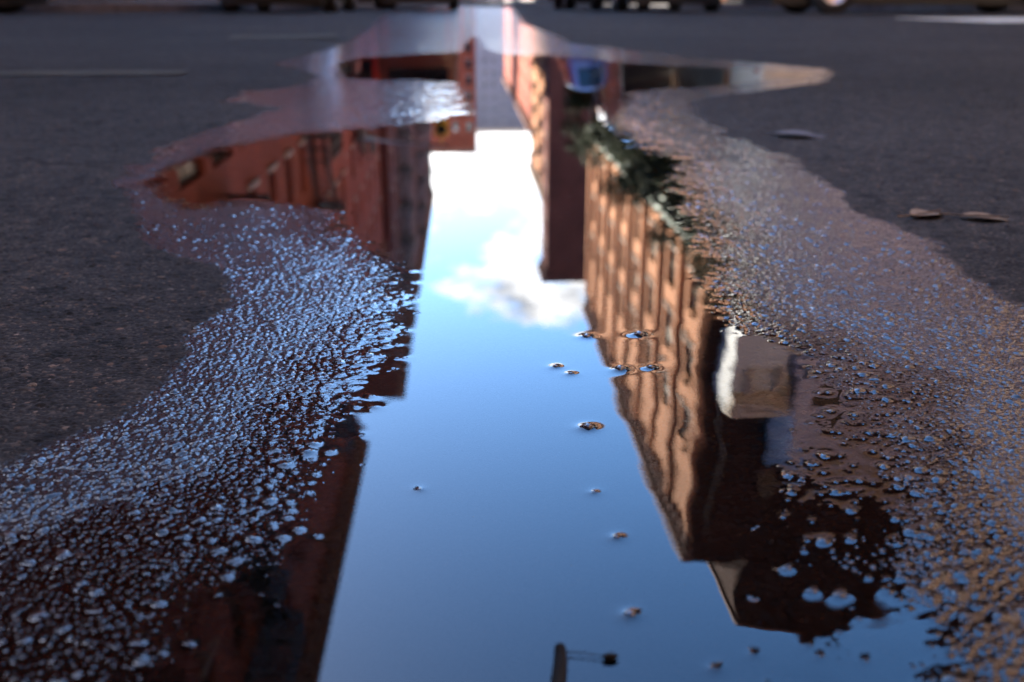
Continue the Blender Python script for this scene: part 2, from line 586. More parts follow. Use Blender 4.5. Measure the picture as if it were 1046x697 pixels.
def grid_mesh(name, X, Y, Z, facemask=None, attrs=None):
    nr, nc = X.shape
    co = np.empty((nr * nc, 3), np.float32)
    co[:, 0] = X.ravel()
    co[:, 1] = Y.ravel()
    co[:, 2] = Z.ravel()
    idx = np.arange(nr * nc, dtype=np.int64).reshape(nr, nc)
    q = np.stack([idx[:-1, :-1], idx[:-1, 1:], idx[1:, 1:], idx[1:, :-1]], axis=-1)
    q = q[facemask] if facemask is not None else q.reshape(-1, 4)
    used = None
    if facemask is not None:
        used = np.unique(q)
        remap = np.full(nr * nc, -1, np.int64)
        remap[used] = np.arange(len(used))
        q = remap[q]
        co = co[used]
    me = bpy.data.meshes.new(name)
    me.vertices.add(len(co))
    me.vertices.foreach_set('co', co.ravel())
    me.loops.add(q.size)
    me.loops.foreach_set('vertex_index', q.ravel().astype(np.int32))
    me.polygons.add(len(q))
    me.polygons.foreach_set('loop_start', np.arange(0, q.size, 4, dtype=np.int32))
    me.polygons.foreach_set('loop_total', np.full(len(q), 4, np.int32))
    me.polygons.foreach_set('use_smooth', np.ones(len(q), bool))
    for k, A in (attrs or {}).items():
        at = me.attributes.new(k, 'FLOAT', 'POINT')
        a = A.ravel().astype(np.float32)
        at.data.foreach_set('value', a if used is None else a[used])
    me.update(calc_edges=True)
    return me


# ---- asphalt material: dry grey, darker and glossy where wet
m, nt, out = new_mat('asphalt')
tc = N(nt, 'ShaderNodeTexCoord')
aw = N(nt, 'ShaderNodeAttribute'); aw.attribute_name = 'wet'
ast = N(nt, 'ShaderNodeAttribute'); ast.attribute_name = 'stone'
n1 = N(nt, 'ShaderNodeTexNoise'); n1.inputs['Scale'].default_value = 5.0; n1.inputs['Detail'].default_value = 6
n2 = N(nt, 'ShaderNodeTexNoise'); n2.inputs['Scale'].default_value = 0.7; n2.inputs['Detail'].default_value = 5
n3 = N(nt, 'ShaderNodeTexNoise'); n3.inputs['Scale'].default_value = 620.0; n3.inputs['Detail'].default_value = 3
n4 = N(nt, 'ShaderNodeTexVoronoi'); n4.inputs['Scale'].default_value = 130.0
for n_ in (n1, n2, n3, n4):
    nt.links.new(tc.outputs['Object'], n_.inputs['Vector'])
stone_c = ramp(nt, ast.outputs['Fac'], [(0.0, (0.011, 0.0105, 0.0105)), (0.35, (0.0165, 0.016, 0.016)), (0.62, (0.026, 0.0245, 0.0235)),
                                        (0.85, (0.042, 0.037, 0.033)), (0.95, (0.065, 0.042, 0.031)), (1.0, (0.11, 0.095, 0.08))])
pat = ramp(nt, n2.outputs['Fac'], [(0.3, (0.86, 0.80, 0.68)), (0.7, (1.70, 1.58, 1.34))])
pat2 = ramp(nt, n1.outputs['Fac'], [(0.25, (0.75, 0.75, 0.75)), (0.75, (1.2, 1.2, 1.2))])
c = mixcol(nt, 1.0, stone_c, pat, 'MULTIPLY')
c = mixcol(nt, 1.0, c, pat2, 'MULTIPLY')
n5 = N(nt, 'ShaderNodeTexNoise'); n5.inputs['Scale'].default_value = 48.0; n5.inputs['Detail'].default_value = 7; n5.inputs['Roughness'].default_value = 0.65
nt.links.new(tc.outputs['Object'], n5.inputs['Vector'])
spots = ramp(nt, n5.outputs['Fac'], [(0.33, (0.25, 0.25, 0.25)), (0.45, (0.85, 0.85, 0.85)), (0.60, (1.15, 1.15, 1.15)), (0.72, (1.9, 1.85, 1.8))])
c = mixcol(nt, 1.0, c, spots, 'MULTIPLY')
wetc = mixcol(nt, 1.0, c, (0.26, 0.22, 0.20), 'MULTIPLY')
c = mixcol(nt, aw.outputs['Fac'], c, wetc)
b = N(nt, 'ShaderNodeBsdfPrincipled')
nt.links.new(c, b.inputs['Base Color'])
nt.links.new(math_n(nt, 'MULTIPLY_ADD', aw.outputs['Fac'], -0.35, 0.85), b.inputs['Roughness'])
b.inputs['Specular IOR Level'].default_value = 0.07
nt.links.new(aw.outputs['Fac'], b.inputs['Coat Weight'])
b.inputs['Coat Roughness'].default_value = 0.13
b.inputs['Coat IOR'].default_value = 1.33
bp = N(nt, 'ShaderNodeBump')
bp.inputs['Strength'].default_value = 0.5
bp.inputs['Distance'].default_value = 0.0006
nt.links.new(n3.outputs['Fac'], bp.inputs['Height'])
ac = N(nt, 'ShaderNodeAttribute'); ac.attribute_name = 'coarse'   # relief finer than the mesh far away
bp2 = N(nt, 'ShaderNodeBump')
bp2.inputs['Distance'].default_value = 0.0120
nt.links.new(math_n(nt, 'MULTIPLY', ac.outputs['Fac'], 0.9), bp2.inputs['Strength'])
nt.links.new(n4.outputs['Distance'], bp2.inputs['Height'])
nt.links.new(bp.outputs[0], bp2.inputs['Normal'])
nt.links.new(bp2.outputs[0], b.inputs['Normal'])
nt.links.new(b.outputs[0], out.inputs[0])
M['asphalt'] = m

Yg = np.repeat(y_all[:, None], ncol, 1)
road = link('road', grid_mesh('road', X_all, Yg, Z_all, None, {'wet': wet_all, 'stone': tone_all, 'coarse': np.clip((Yg - 0.9) / 1.6, 0, 1)}))
road.data.materials.append(M['asphalt'])
tag(road, 'grey asphalt road, dry at the sides and wet round the puddle', 'road', kind='structure')

# ---- water
m, nt, out = new_mat('clear_rain_water')
fr = N(nt, 'ShaderNodeFresnel'); fr.inputs['IOR'].default_value = 1.33
gl = N(nt, 'ShaderNodeBsdfGlossy'); gl.inputs['Roughness'].default_value = 0.0
gl.inputs['Color'].default_value = (1, 1, 1, 1)
tr = N(nt, 'ShaderNodeBsdfTransparent'); tr.inputs['Color'].default_value = (0.22, 0.19, 0.16, 1)
mx = N(nt, 'ShaderNodeMixShader')
nt.links.new(fr.outputs[0], mx.inputs[0])
nt.links.new(tr.outputs[0], mx.inputs[1])
nt.links.new(gl.outputs[0], mx.inputs[2])
nt.links.new(mx.outputs[0], out.inputs[0])
M['water'] = m
fm = has[:-1, :-1] | has[1:, :-1] | has[:-1, 1:] | has[1:, 1:]
puddle = link('puddle', grid_mesh('puddle', XX, YY, zw, fm))
puddle.data.materials.append(M['water'])
tag(puddle, 'long rain puddle in the road mirroring the street and the sky', 'puddle', kind='structure')

# ---- pebbles, leaves and the twig
for k, (g, r, lab) in enumerate(PEB):
    rr = random.Random(k)
    mb = MB()
    prof = []
    n = 14
    for j in range(9):
        a = math.pi * j / 8 - math.pi / 2
        prof.append((math.sin(a) * 0.45, max(0.02, math.cos(a))))
    mb.lathe(prof, 'z', n=n)
    vs = []
    px_, py_ = rr.uniform(0, 9), rr.uniform(0, 9)
    for (x, y, z) in mb.v:
        q = 1 + 0.16 * math.sin(3.1 * x + px_) + 0.14 * math.cos(2.7 * y + py_ + 2 * z)
        vs.append((x * r * q * 0.98, y * r * q * 0.8, z * r * q * 1.1))
    mb.v = vs
    o = link('pebble', mb.mesh('pebble', M['pebble'], True), None, (g.x, g.y, min(0.0010, r * 0.4) - 0.18 * r), rr.uniform(-0.5, 0.5))
    tag(o, lab, 'pebble', 'loose pebbles standing in the puddle')


def leaf(px, py, length, width, rot, mat, label):
    g = ground(px, py, 0.012)
    i = int(np.argmin(abs(yi - g.y)))
    j = int(np.argmin(abs(ui - g.x / g.y)))
    z = float(T[max(0, i - 3):i + 4, max(0, j - 6):j + 7].max())
    mb = MB()
    n = 8
    pts = []
    for k in range(n + 1):
        t = k / n
        wd = width * math.sin(math.pi * t ** 0.8) ** 0.8 * 0.5 + 0.0004
        s = (t - 0.5) * length
        z0 = 0.03 * length * math.sin(t * 4 + 0.4) + 0.0015
        pts.append(((s, -wd, z0 + wd * 0.12), (s, 0, z0), (s, wd, z0 + wd * 0.16)))
    for a, b_ in zip(pts, pts[1:]):
        mb.quad(a[0], b_[0], b_[1], a[1])
        mb.quad(a[1], b_[1], b_[2], a[2])
        dz = 0.0006
        lo = lambda p: (p[0], p[1], p[2] - dz)
        mb.quad(lo(a[1]), lo(b_[1]), lo(b_[0]), lo(a[0]))
        mb.quad(lo(a[2]), lo(b_[2]), lo(b_[1]), lo(a[1]))
    mb.tube([(-0.5 * length - 0.018, 0.004, 0.003), (-0.5 * length, 0, 0.003), (0.5 * length, 0, 0.004)], 0.0007, 5)
    o = link('fallen_leaf', mb.mesh('fallen_leaf', mat, True), None, (g.x, g.y, z), rot)
    tag(o, label, 'leaf', 'fallen leaves on the dry asphalt')


leaf(948, 214, 0.040, 0.026, 0.5, M['leaf_tan'], 'curled tan leaf on dry asphalt, nearer the wet edge of the two tan ones')
leaf(1006, 218, 0.042, 0.022, -0.3, M['leaf_tan'], 'tan leaf on dry asphalt, farther right of the two tan leaves')
leaf(818, 136, 0.085, 0.040, -0.5, M['leaf_grey'], 'long grey leaf lying flat on dry asphalt right of the puddle')

tw_root = ground(572, 664)
mb = MB()
e = ground(571, 790)
mid = tw_root.lerp(e, 0.5)
mb.tube([tw_root + Vector((0, 0, 0.0008)), tw_root.lerp(e, 0.15) + Vector((0.0003, 0, 0.0016)), mid + Vector((-0.0012, 0, 0.0018)), e + Vector((0.001, 0, 0.001))],
        [0.0019, 0.0023, 0.0025, 0.0026], 9)
twig = link('twig', mb.mesh('twig', M['twig'], True))
tag(twig, 'thin dark twig lying in the water at the front edge', 'twig')
mb = MB()
a_, b_ = ground(575, 669), ground(620, 674)
mb.tube([a_ + Vector((0, 0, 0.001)), a_.lerp(b_, 0.5) + Vector((0, 0.0006, 0.0012)), b_ + Vector((0, 0, 0.0008))], [0.00028, 0.0002, 0.0002], 6)
link('side_shoot', mb.mesh('side_shoot', M['twig'], True), twig)
mb = MB()
mb.lathe([(-0.0026, 0.0003), (-0.0018, 0.0009), (0, 0.0013), (0.0018, 0.0009), (0.0026, 0.0003)], 'x', (b_.x + 0.001, b_.y, 0.0012), 10)
link('bud', mb.mesh('bud', M['twig'], True), twig)


# ---- painted lines and a painted sunlit patch, each a thin sheet above the road
def marking(name, p0, p1, width, mat, label, z=0.0165):
    a, b2 = Vector((p0[0], p0[1], z)), Vector((p1[0], p1[1], z))
    t = (b2 - a).normalized()
    s = Vector((-t.y, t.x, 0)) * width / 2
    mb = MB()
    n = 24
    rr = random.Random(name + str(p0))
    pr = None
    for k in range(n + 1):
        c_ = a.lerp(b2, k / n)
        l = c_ - s * rr.uniform(0.85, 1.05)
        r = c_ + s * rr.uniform(0.85, 1.05)
        if pr:
            mb.quad(pr[0], l, r, pr[1])
        pr = (l, r)
    o = link(name, mb.mesh(name, mat))
    tag(o, label, 'road marking', kind='structure')


g0, g1 = ground(955, 22), ground(1120, 22)  # sunlit patch of road, laid on as a cream sheet
marking('road_marking', (g0.x, g0.y), (g1.x + 2.0, g1.y), 2.6, M['paint'], 'cream sunlit patch painted across the far right of the road')
g0, g1 = ground(235, 41), ground(345, 40)
marking('road_marking', (g0.x, g0.y), (g1.x, g1.y), 0.5, M['paint_faint'], 'faint rubbed line left of the far end of the puddle')
g0, g1 = ground(-60, 82), ground(190, 80)
marking('road_marking', (g0.x, g0.y), (g1.x, g1.y), 0.16, M['paint_faint'], 'faint rubbed line on the dry asphalt at the left')


# ------------------------------------------------------------------ sidewalks
def sidewalk(x0, x1, y0, y1, r, corner, label):
    """a slab with a rounded kerb corner facing the crossing"""
    pts = []
    n = 10
    if corner == 'right':      # rounded at (x1, y0)
        for k in range(n + 1):
            a = -math.pi / 2 + (math.pi / 2) * k / n
            pts.append((x1 - r + r * math.cos(a), y0 + r + r * math.sin(a)))
        pts += [(x1, y1), (x0, y1), (x0, y0)]
    else:
        for k in range(n + 1):
            a = math.pi + (math.pi / 2) * k / n
            pts.append((x0 + r + r * math.cos(a), y0 + r + r * math.sin(a)))
        pts += [(x1, y0), (x1, y1), (x0, y1)]
    mb = MB()
    nn = len(pts)
    top = 0.165
    cx = sum(p[0] for p in pts) / nn
    cy = sum(p[1] for p in pts) / nn
    i = len(mb.v)
    mb.v += [(x, y, top) for x, y in pts]
    mb.f.append(tuple(range(i, i + nn)))
    mb.m.append(0)
    for k in range(nn):
        a, b2 = pts[k], pts[(k + 1) % nn]
        mb.quad((*a, -0.1), (*b2, -0.1), (*b2, top), (*a, top), 1)
    o = link('sidewalk', mb.mesh('sidewalk', [M['concrete'], M['granite']]))
    tag(o, label, 'sidewalk', kind='structure')


sidewalk(-90, -4.3, 17.6, 330, 2.6, 'right', 'left sidewalk with dark granite kerb beyond the crossing')
sidewalk(10.9, 90, -60, 18.19, 2.0, 'left', 'right sidewalk beside the crossing, along the salmon brick building')
sidewalk(7.7, 90, 18.2, 330, 2.6, 'left', 'right sidewalk with dark granite kerb beyond the crossing')

# ------------------------------------------------------------------ buildings
WIN = {}


def window_mesh(w, h, style):
    key = (round(w, 2), round(h, 2), style)
    if key in WIN:
        return WIN[key]
    fr = M['winframe_tan'] if style.startswith('tan') else M['winframe']
    mb = MB()
    t, d = 0.09, 0.08
    # local: x right, y outward (0 = back), z up
    mb.box((-w / 2, 0, 0), (-w / 2 + t, d, h))
    mb.box((w / 2 - t, 0, 0), (w / 2, d, h))
    mb.box((-w / 2 + t, 0, 0), (w / 2 - t, d, t))
    mb.box((-w / 2 + t, 0, h - t), (w / 2 - t, d, h))
    mb.box((-w / 2 + t, 0.01, h / 2 - t / 2), (w / 2 - t, d - 0.01, h / 2 + t / 2))
    if w > 1.6:
        for k in range(1, 3 if w > 2.6 else 2):
            xk = -w / 2 + w * k / (3 if w > 2.6 else 2)
            mb.box((xk - 0.05, 0.012, t), (xk + 0.05, d - 0.012, h / 2 - t / 2))
            mb.box((xk - 0.05, 0.012, h / 2 + t / 2), (xk + 0.05, d - 0.012, h - t))
    g = 0.03
    mb.quad((-w / 2 + t, g, t), (w / 2 - t, g, t), (w / 2 - t, g, h - t), (-w / 2 + t, g, h - t), 1)
    if style.endswith('blind'):
        mb.quad((-w / 2 + t, g + 0.008, h * 0.55), (w / 2 - t, g + 0.008, h * 0.55), (w / 2 - t, g + 0.008, h - t), (-w / 2 + t, g + 0.008, h - t), 2)
    mb.box((-w / 2 - 0.12, d, -0.16), (w / 2 + 0.12, d + 0.30, -0.002), 3)
    me = mb.mesh('window', [fr, M['glass'], M['blind'], M['sill']])
    WIN[key] = me
    return me


FE = {}


def fire_escape(parent, y, floors, z0, fh, side, mat):
    """iron balconies joined by slanting stairs; local x outward"""
    fe = link('fire_escape', None, parent, (0, y, 0))
    if 'plat' not in FE:
        mb = MB()
        L, D = 3.4, 1.15
        for k in range(10):
            xx = D * (k + 0.5) / 10
            mb.box((xx - 0.035, -L / 2, 0), (xx + 0.035, L / 2, 0.05))
        for yy in (-L / 2, 0, L / 2 - 0.06):
            mb.box((0, yy, -0.08), (D, yy + 0.06, -0.002))
        for zz in (0.5, 1.0):
            mb.box((D - 0.05, -L / 2, zz), (D, L / 2, zz + 0.05))
            for yy in (-L / 2, L / 2 - 0.05):
                mb.box((0, yy, zz), (D - 0.052, yy + 0.05, zz + 0.05))
        for k in range(12):
            yy = -L / 2 + (L - 0.04) * k / 11
            mb.box((D - 0.045, yy, 0.052), (D - 0.005, yy + 0.04, 0.498))
            mb.box((D - 0.045, yy, 0.552), (D - 0.005, yy + 0.04, 0.998))
        FE['plat'] = mb.mesh('platform', mat)
        mb = MB()
        n = 11
        for k in range(n):
            t = (k + 0.5) / n
            mb.box((0.18, -1.25 + 2.5 * t - 0.11, fh * t - 0.02), (0.78, -1.25 + 2.5 * t + 0.11, fh * t + 0.02))
        for xx in (0.12, 0.80):
            mb.tube([(xx, -1.3, 0.05), (xx, 1.3, fh)], 0.06, 6)
            mb.tube([(xx, -1.3, 0.95), (xx, 1.3, fh + 0.9)], 0.03, 6)
        FE['stair'] = mb.mesh('stair', mat)
    for k in range(floors):
        link('platform', FE['plat'], fe, (0.02, 0, z0 + k * fh))
        if k < floors - 1:
            link('stair', FE['stair'], fe, (0.05, 0, z0 + k * fh + 0.05))
    return fe


def building(name, label, cat, xf, side, y0, y1, Z, depth, wallmat, bays, fh, win_w, win_h, ground_h=4.6, style='dark',
             sidemat=None, lower_shade=None, cornice='brownstone', escapes=(), group=None, band=None, piers=False, side_windows=0):
    """side=-1: stands left of the street (faces +X); side=+1: right (faces -X). Facade on plane xf."""
    L = y1 - y0
    root = thing(name, label, cat, (xf, y0, 0), 0, group)
    o = -side                                   # outward direction along x
    wall = MB()
    bw = L / bays
    floors = int((Z - ground_h - 0.9) // fh)
    top_blank = Z - ground_h - floors * fh
    rec = 0.28
    rows = [(0.0, ground_h, bw * 0.72, ground_h - 1.3, 0.65)]
    for k in range(floors):
        z = ground_h + k * fh
        rows.append((z, z + fh, win_w, win_h, (fh - win_h) * 0.45))

    def P(x, y, z):
        return (x, y, z)
    wins = []
    for ri, (za, zb, ww, wh, off) in enumerate(rows):
        for b_i in range(bays):
            ya, yb = b_i * bw, (b_i + 1) * bw
            yc = (ya + yb) / 2
            l, r_ = yc - ww / 2, yc + ww / 2
            s, h_ = za + off, za + off + wh
            fm_ = 2 if lower_shade and zb < lower_shade[0] else 0
            wall.quad(P(0, ya, za), P(0, l, za), P(0, l, zb), P(0, ya, zb), fm_)
            wall.quad(P(0, r_, za), P(0, yb, za), P(0, yb, zb), P(0, r_, zb), fm_)
            wall.quad(P(0, l, za), P(0, r_, za), P(0, r_, s), P(0, l, s), fm_)
            wall.quad(P(0, l, h_), P(0, r_, h_), P(0, r_, zb), P(0, l, zb), fm_)
            i = -o * rec
            wall.quad(P(0, l, s), P(0, l, h_), P(i, l, h_), P(i, l, s))
            wall.quad(P(0, r_, s), P(0, r_, h_), P(i, r_, h_), P(i, r_, s))
            wall.quad(P(0, l, s), P(0, r_, s), P(i, r_, s), P(i, l, s))
            wall.quad(P(0, l, h_), P(0, r_, h_), P(i, r_, h_), P(i, l, h_))
            wins.append((ri, b_i, yc, s, ww, wh))
    zt = ground_h + floors * fh
    wall.quad(P(0, 0, zt), P(0, L, zt), P(0, L, Z), P(0, 0, Z))
    bx = -o * depth
    sm = 1
    wall.quad(P(0, 0, 0), P(bx, 0, 0), P(bx, 0, Z), P(0, 0, Z), sm)
    wall.quad(P(0, L, 0), P(bx, L, 0), P(bx, L, Z), P(0, L, Z), sm)
    wall.quad(P(bx, 0, 0), P(bx, L, 0), P(bx, L, Z), P(bx, 0, Z), sm)
    link('wall', wall.mesh('wall', [wallmat, sidemat or wallmat, lower_shade[1] if lower_shade else wallmat]), root)
    pl = MB()
    lo, hi = sorted((o * 0.10, bx - o * 0.10))
    a, c2 = sorted((o * 0.004, o * 0.10))
    pl.box((a, 0.0, -0.05), (c2, L, 0.62))
    pl.box((lo, -0.10, -0.05), (hi, -0.004, 0.62))
    link('plinth', pl.mesh('plinth', M['plinth']), root)
    rb = MB()
    lo, hi = sorted((0, bx))
    rb.box((lo + 0.35, 0.35, Z - 1.0), (hi - 0.35, L - 0.35, Z - 0.8))
    link('roof', rb.mesh('roof', M['roofing']), root)
    cb = MB()
    for (zz, hh, pr) in ((Z - 0.9, 0.25, 0.18), (Z - 0.648, 0.35, 0.42), (Z - 0.296, 0.34, 0.62)):
        a, c2 = sorted((o * 0.003, o * pr))
        cb.box((a, -0.02, zz), (c2, L + 0.02, zz + hh))
    for k in range(int(L / 1.2)):
        a, c2 = sorted((o * 0.003, o * 0.36))
        cb.box((a, 0.4 + k * 1.2, Z - 1.5), (c2, 0.62 + k * 1.2, Z - 0.902))
    link('cornice', cb.mesh('cornice', M[cornice]), root)
    if band:
        for (zz, hh, pr, mt) in band:
            bb = MB()
            a, c2 = sorted((o * 0.003, o * pr))
            bb.box((a, -0.01, zz), (c2, L + 0.01, zz + hh * 0.6))
            a, c2 = sorted((o * 0.003, o * (pr + 0.2)))
            bb.box((a, -0.01, zz + hh * 0.6 + 0.002), (c2, L + 0.01, zz + hh))
            link('belt_course', bb.mesh('belt_course', M[mt]), root)
    if piers:
        for k in range(bays + 1):
            pb = MB()
            a, c2 = sorted((o * 0.003, o * 0.35))
            yy = min(max(k * bw, 0.35), L - 0.35)
            pb.box((a, yy - 0.34, 0.0), (c2, yy + 0.34, Z - 1.55))
            link('pier', pb.mesh('pier', wallmat), root)
    rot = math.pi / 2 if side > 0 else -math.pi / 2
    rr = random.Random(label)
    dn = bays // 2
    for ri, b_i, yc, s, ww, wh in wins:
        if ri == 0 and b_i == dn:
            db = MB()
            db.box((-ww / 2, 0, -0.65), (ww / 2, 0.08, wh - 0.9))
            db.box((-ww / 2, 0.02, wh - 0.898), (ww / 2, 0.06, wh), 1)
            for q in (-1, 1):
                db.box((q * ww / 4 - ww * 0.18, 0.082, 0.6), (q * ww / 4 + ww * 0.18, 0.09, wh - 1.1), 1)
            link('door', db.mesh('door', [M['door'], M['glass']]), root, (-o * (rec - 0.01), yc, s), rot)
            continue
        stl = style + ('_blind' if rr.random() < 0.4 else '')
        link('window', window_mesh(ww, wh, stl), root, (-o * (rec - 0.01), yc, s), rot)
    for (yy, nfl) in escapes:
        fe = fire_escape(root, yy, min(nfl, floors), ground_h + 0.35, fh, side, M['iron'])
        if side > 0:
            fe.rotation_euler = (0, 0, math.pi)
    return root


XL, XR = -6.6, 11.3
# left row, in shade
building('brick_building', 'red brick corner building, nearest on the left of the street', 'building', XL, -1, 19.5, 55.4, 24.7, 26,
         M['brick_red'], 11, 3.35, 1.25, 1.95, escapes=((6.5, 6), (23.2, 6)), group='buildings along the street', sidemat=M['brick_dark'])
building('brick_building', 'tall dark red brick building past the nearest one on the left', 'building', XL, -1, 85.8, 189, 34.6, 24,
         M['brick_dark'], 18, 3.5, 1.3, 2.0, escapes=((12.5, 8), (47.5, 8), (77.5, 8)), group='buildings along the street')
building('brick_building', 'low brick building between the corner one and the tall one on the left', 'building', XL - 0.6, -1, 57.4, 84, 20.5, 18,
         M['brick_red'], 6, 3.35, 1.25, 1.9, escapes=((9, 2),), group='buildings along the street')
# right row, sunlit street fronts
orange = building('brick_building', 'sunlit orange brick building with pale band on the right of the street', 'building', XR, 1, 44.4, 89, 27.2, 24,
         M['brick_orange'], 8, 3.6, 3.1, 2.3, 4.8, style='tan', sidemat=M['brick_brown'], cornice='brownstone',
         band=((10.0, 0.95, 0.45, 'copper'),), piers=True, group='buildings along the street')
mb = MB()
mb.box((2.9, 0.35, 26.0), (20, 7.0, 30.8))
mb.box((2.7, 0.2, 30.802), (20.2, 7.2, 31.1), 1)
link('roof_house', mb.mesh('roof_house', [M['brick_brown'], M['brownstone']]), orange)
for xx in (3.6, 8.4, 13.2):
    for zz in (7.6, 11.2, 14.8, 18.4, 22.0):
        mb = MB()
        mb.box((xx - 0.55, -0.05, zz), (xx + 0.55, -0.003, zz + 1.7), 1)
        mb.box((xx - 0.62, -0.09, zz - 0.14), (xx + 0.62, -0.003, zz - 0.002), 2)
        mb.box((xx - 0.55, -0.075, zz + 0.82), (xx + 0.55, -0.052, zz + 0.88), 0)
        link('window', mb.mesh('side_wall_window', [M['winframe'], M['glass'], M['brownstone']]), orange)
mb = MB()
mb.tube([(0.9, -0.12, 0.4), (0.9, -0.12, 25.4)], 0.07, 8)
link('downpipe', mb.mesh('downpipe', M['galv'], True), orange)
building('brick_building', 'dark red brick building standing out beyond the orange one on the right', 'building', XR - 1.2, 1, 123, 131, 34, 20,
         M['brick_dark'], 2, 3.5, 1.4, 2.0, cornice='brownstone', group='buildings along the street')
building('brick_building', 'tan brick building farther up on the right with fire escapes', 'building', XR, 1, 131.6, 172, 27.0, 20,
         M['brick_orange'], 9, 3.5, 1.5, 2.1, style='tan', escapes=((7, 6), (25, 6)), cornice='stone', group='buildings along the street')
building('brick_building', 'red brick building at the far end on the right', 'building', XR, 1, 174, 292, 21.0, 20,
         M['brick_red'], 14, 3.5, 1.5, 2.0, cornice='brownstone', group='buildings along the street')


# near corners and the block behind the camera: unseen, made tall to cut skylight
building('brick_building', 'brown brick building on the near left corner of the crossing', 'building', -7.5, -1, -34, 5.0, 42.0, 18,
         M['brick_dark'], 8, 3.4, 1.3, 2.0, group='buildings along the street')  # out of view, added to hold skylight off the asphalt
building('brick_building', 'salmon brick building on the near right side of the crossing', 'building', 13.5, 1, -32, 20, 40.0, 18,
         M['brick_salmon'], 14, 3.5, 1.5, 2.1, style='tan', cornice='stone', lower_shade=(13.0, M['brick_brown']), group='buildings along the street')  # brown lower floors stand in for shade on the salmon front


def end_building(name, label, x0, x1, y, Z, depth, mat, bays, fh, win_w, win_h, cornice='brownstone'):
    """a building whose windowed front looks down the street towards the camera (normal -Y)"""
    root = building(name, label, 'building', 0, 1, 0, x1 - x0, Z, depth, mat, bays, fh, win_w, win_h, cornice=cornice)
    root.location = (x1, y, 0)
    root.rotation_euler = (0, 0, math.pi / 2)
    return root


end_building('brick_building', 'tall red brick building closing the street on the left', -26, 2.5, 232, 33, 24, M['brick_red'], 9, 3.5, 1.4, 2.0)
sky_block = building('brick_building', 'tall brown brick building behind the camera, across the near end of the crossing', 'building', 0, 1, 0, 34, 46.0, 18,
              M['brick_brown'], 10, 3.5, 1.5, 2.1, cornice='stone')  # unseen building added to darken the road by blocking sky
sky_block.location = (-17.5, -36.0, 0)
sky_block.rotation_euler = (0, 0, -math.pi / 2)
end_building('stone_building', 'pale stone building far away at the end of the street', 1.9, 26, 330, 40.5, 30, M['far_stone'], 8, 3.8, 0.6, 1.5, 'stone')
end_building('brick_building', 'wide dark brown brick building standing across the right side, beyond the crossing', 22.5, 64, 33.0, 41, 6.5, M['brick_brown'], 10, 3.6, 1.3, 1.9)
end_building('stucco_building', 'white stucco building against the dark side wall on the right', 11.9, 14.4, 41.6, 17.4, 2.6, M['stucco'], 2, 3.1, 1.0, 2.0, 'stone')
end_building('rendered_building', 'grey rendered building right of the white stucco one', 14.6, 27, 41.0, 21.4, 3.2, M['grey_render'], 4, 3.6, 1.3, 1.9, 'stone')


# ------------------------------------------------------------------ street trees
def tree(x, y, h, r, seed, label):
    rr = random.Random(seed)
    root = thing('street_tree', label, 'tree', (x, y, 0.165), 0, 'street trees on the right sidewalk')
    tb = MB()
    th = h * 0.42
    tb.tube([(0, 0, 0), (0.05, 0.02, th * 0.5), (0.02, -0.04, th), (0.1, 0.05, h * 0.75)], [0.19, 0.15, 0.12, 0.05], 9)
    limbs = []
    for k in range(7):
        a = k * 0.9 + rr.uniform(-0.3, 0.3)
        z0 = th * rr.uniform(0.8, 1.25)
        ln = r * rr.uniform(0.65, 1.0)
        e_ = Vector((math.cos(a) * ln, math.sin(a) * ln, z0 + rr.uniform(0.25, 0.5) * h * 0.6))
        mid_ = Vector((e_.x * 0.45, e_.y * 0.45, z0 + (e_.z - z0) * 0.6))
        tb.tube([(0.02, 0, z0), mid_, e_], [0.07, 0.045, 0.015], 6)
        limbs += [mid_, e_, mid_.lerp(e_, 0.5)]
    link('trunk', tb.mesh('trunk', M['bark'], True), root)
    clumps = []
    for k in range(32):
        if k < len(limbs):
            c_ = limbs[k] + Vector((rr.gauss(0, .3), rr.gauss(0, .3), rr.gauss(0, .3)))
        else:
            a, q = rr.uniform(0, 6.28), r * math.sqrt(rr.random()) * 0.9
            c_ = Vector((math.cos(a) * q, math.sin(a) * q, h * rr.uniform(0.5, 1.0)))
        clumps.append((c_, rr.uniform(0.45, 0.95), rr.random()))
    mb = MB()
    tones = []
    for c_, cr, tn in clumps:
        for q in range(230):
            d = Vector((rr.gauss(0, 1), rr.gauss(0, 1), rr.gauss(0, 0.8)))
            p = c_ + d.normalized() * cr * rr.random() ** 0.45
            u = Vector((rr.gauss(0, 1), rr.gauss(0, 1), rr.gauss(0, .55))).normalized()
            w_ = u.orthogonal().normalized()
            s = rr.uniform(0.08, 0.14)
            mb.quad(p - u * s, p + w_ * s * 0.6, p + u * s, p - w_ * s * 0.6)
            tones += [min(1, max(0, tn * 0.6 + rr.random() * 0.4))] * 4
    me = mb.mesh('crown', M['leaves'])
    at = me.attributes.new('tone', 'FLOAT', 'POINT')
    at.data.foreach_set('value', tones)
    link('crown', me, root)


tree(8.7, 30.0, 8.9, 2.3, 1, 'leafy street tree nearest the crossing on the right sidewalk')
tree(8.6, 37.0, 9.2, 2.6, 2, 'leafy street tree, second from the crossing, by the corner of the orange building')
tree(8.7, 44.0, 8.7, 2.5, 3, 'leafy street tree, third from the crossing, in front of the orange wall')
tree(8.6, 52.0, 9.0, 2.6, 4, 'leafy street tree, fourth from the crossing, in front of the orange wall')
tree(8.7, 63.0, 8.6, 2.5, 5, 'leafy street tree farthest up the right sidewalk')


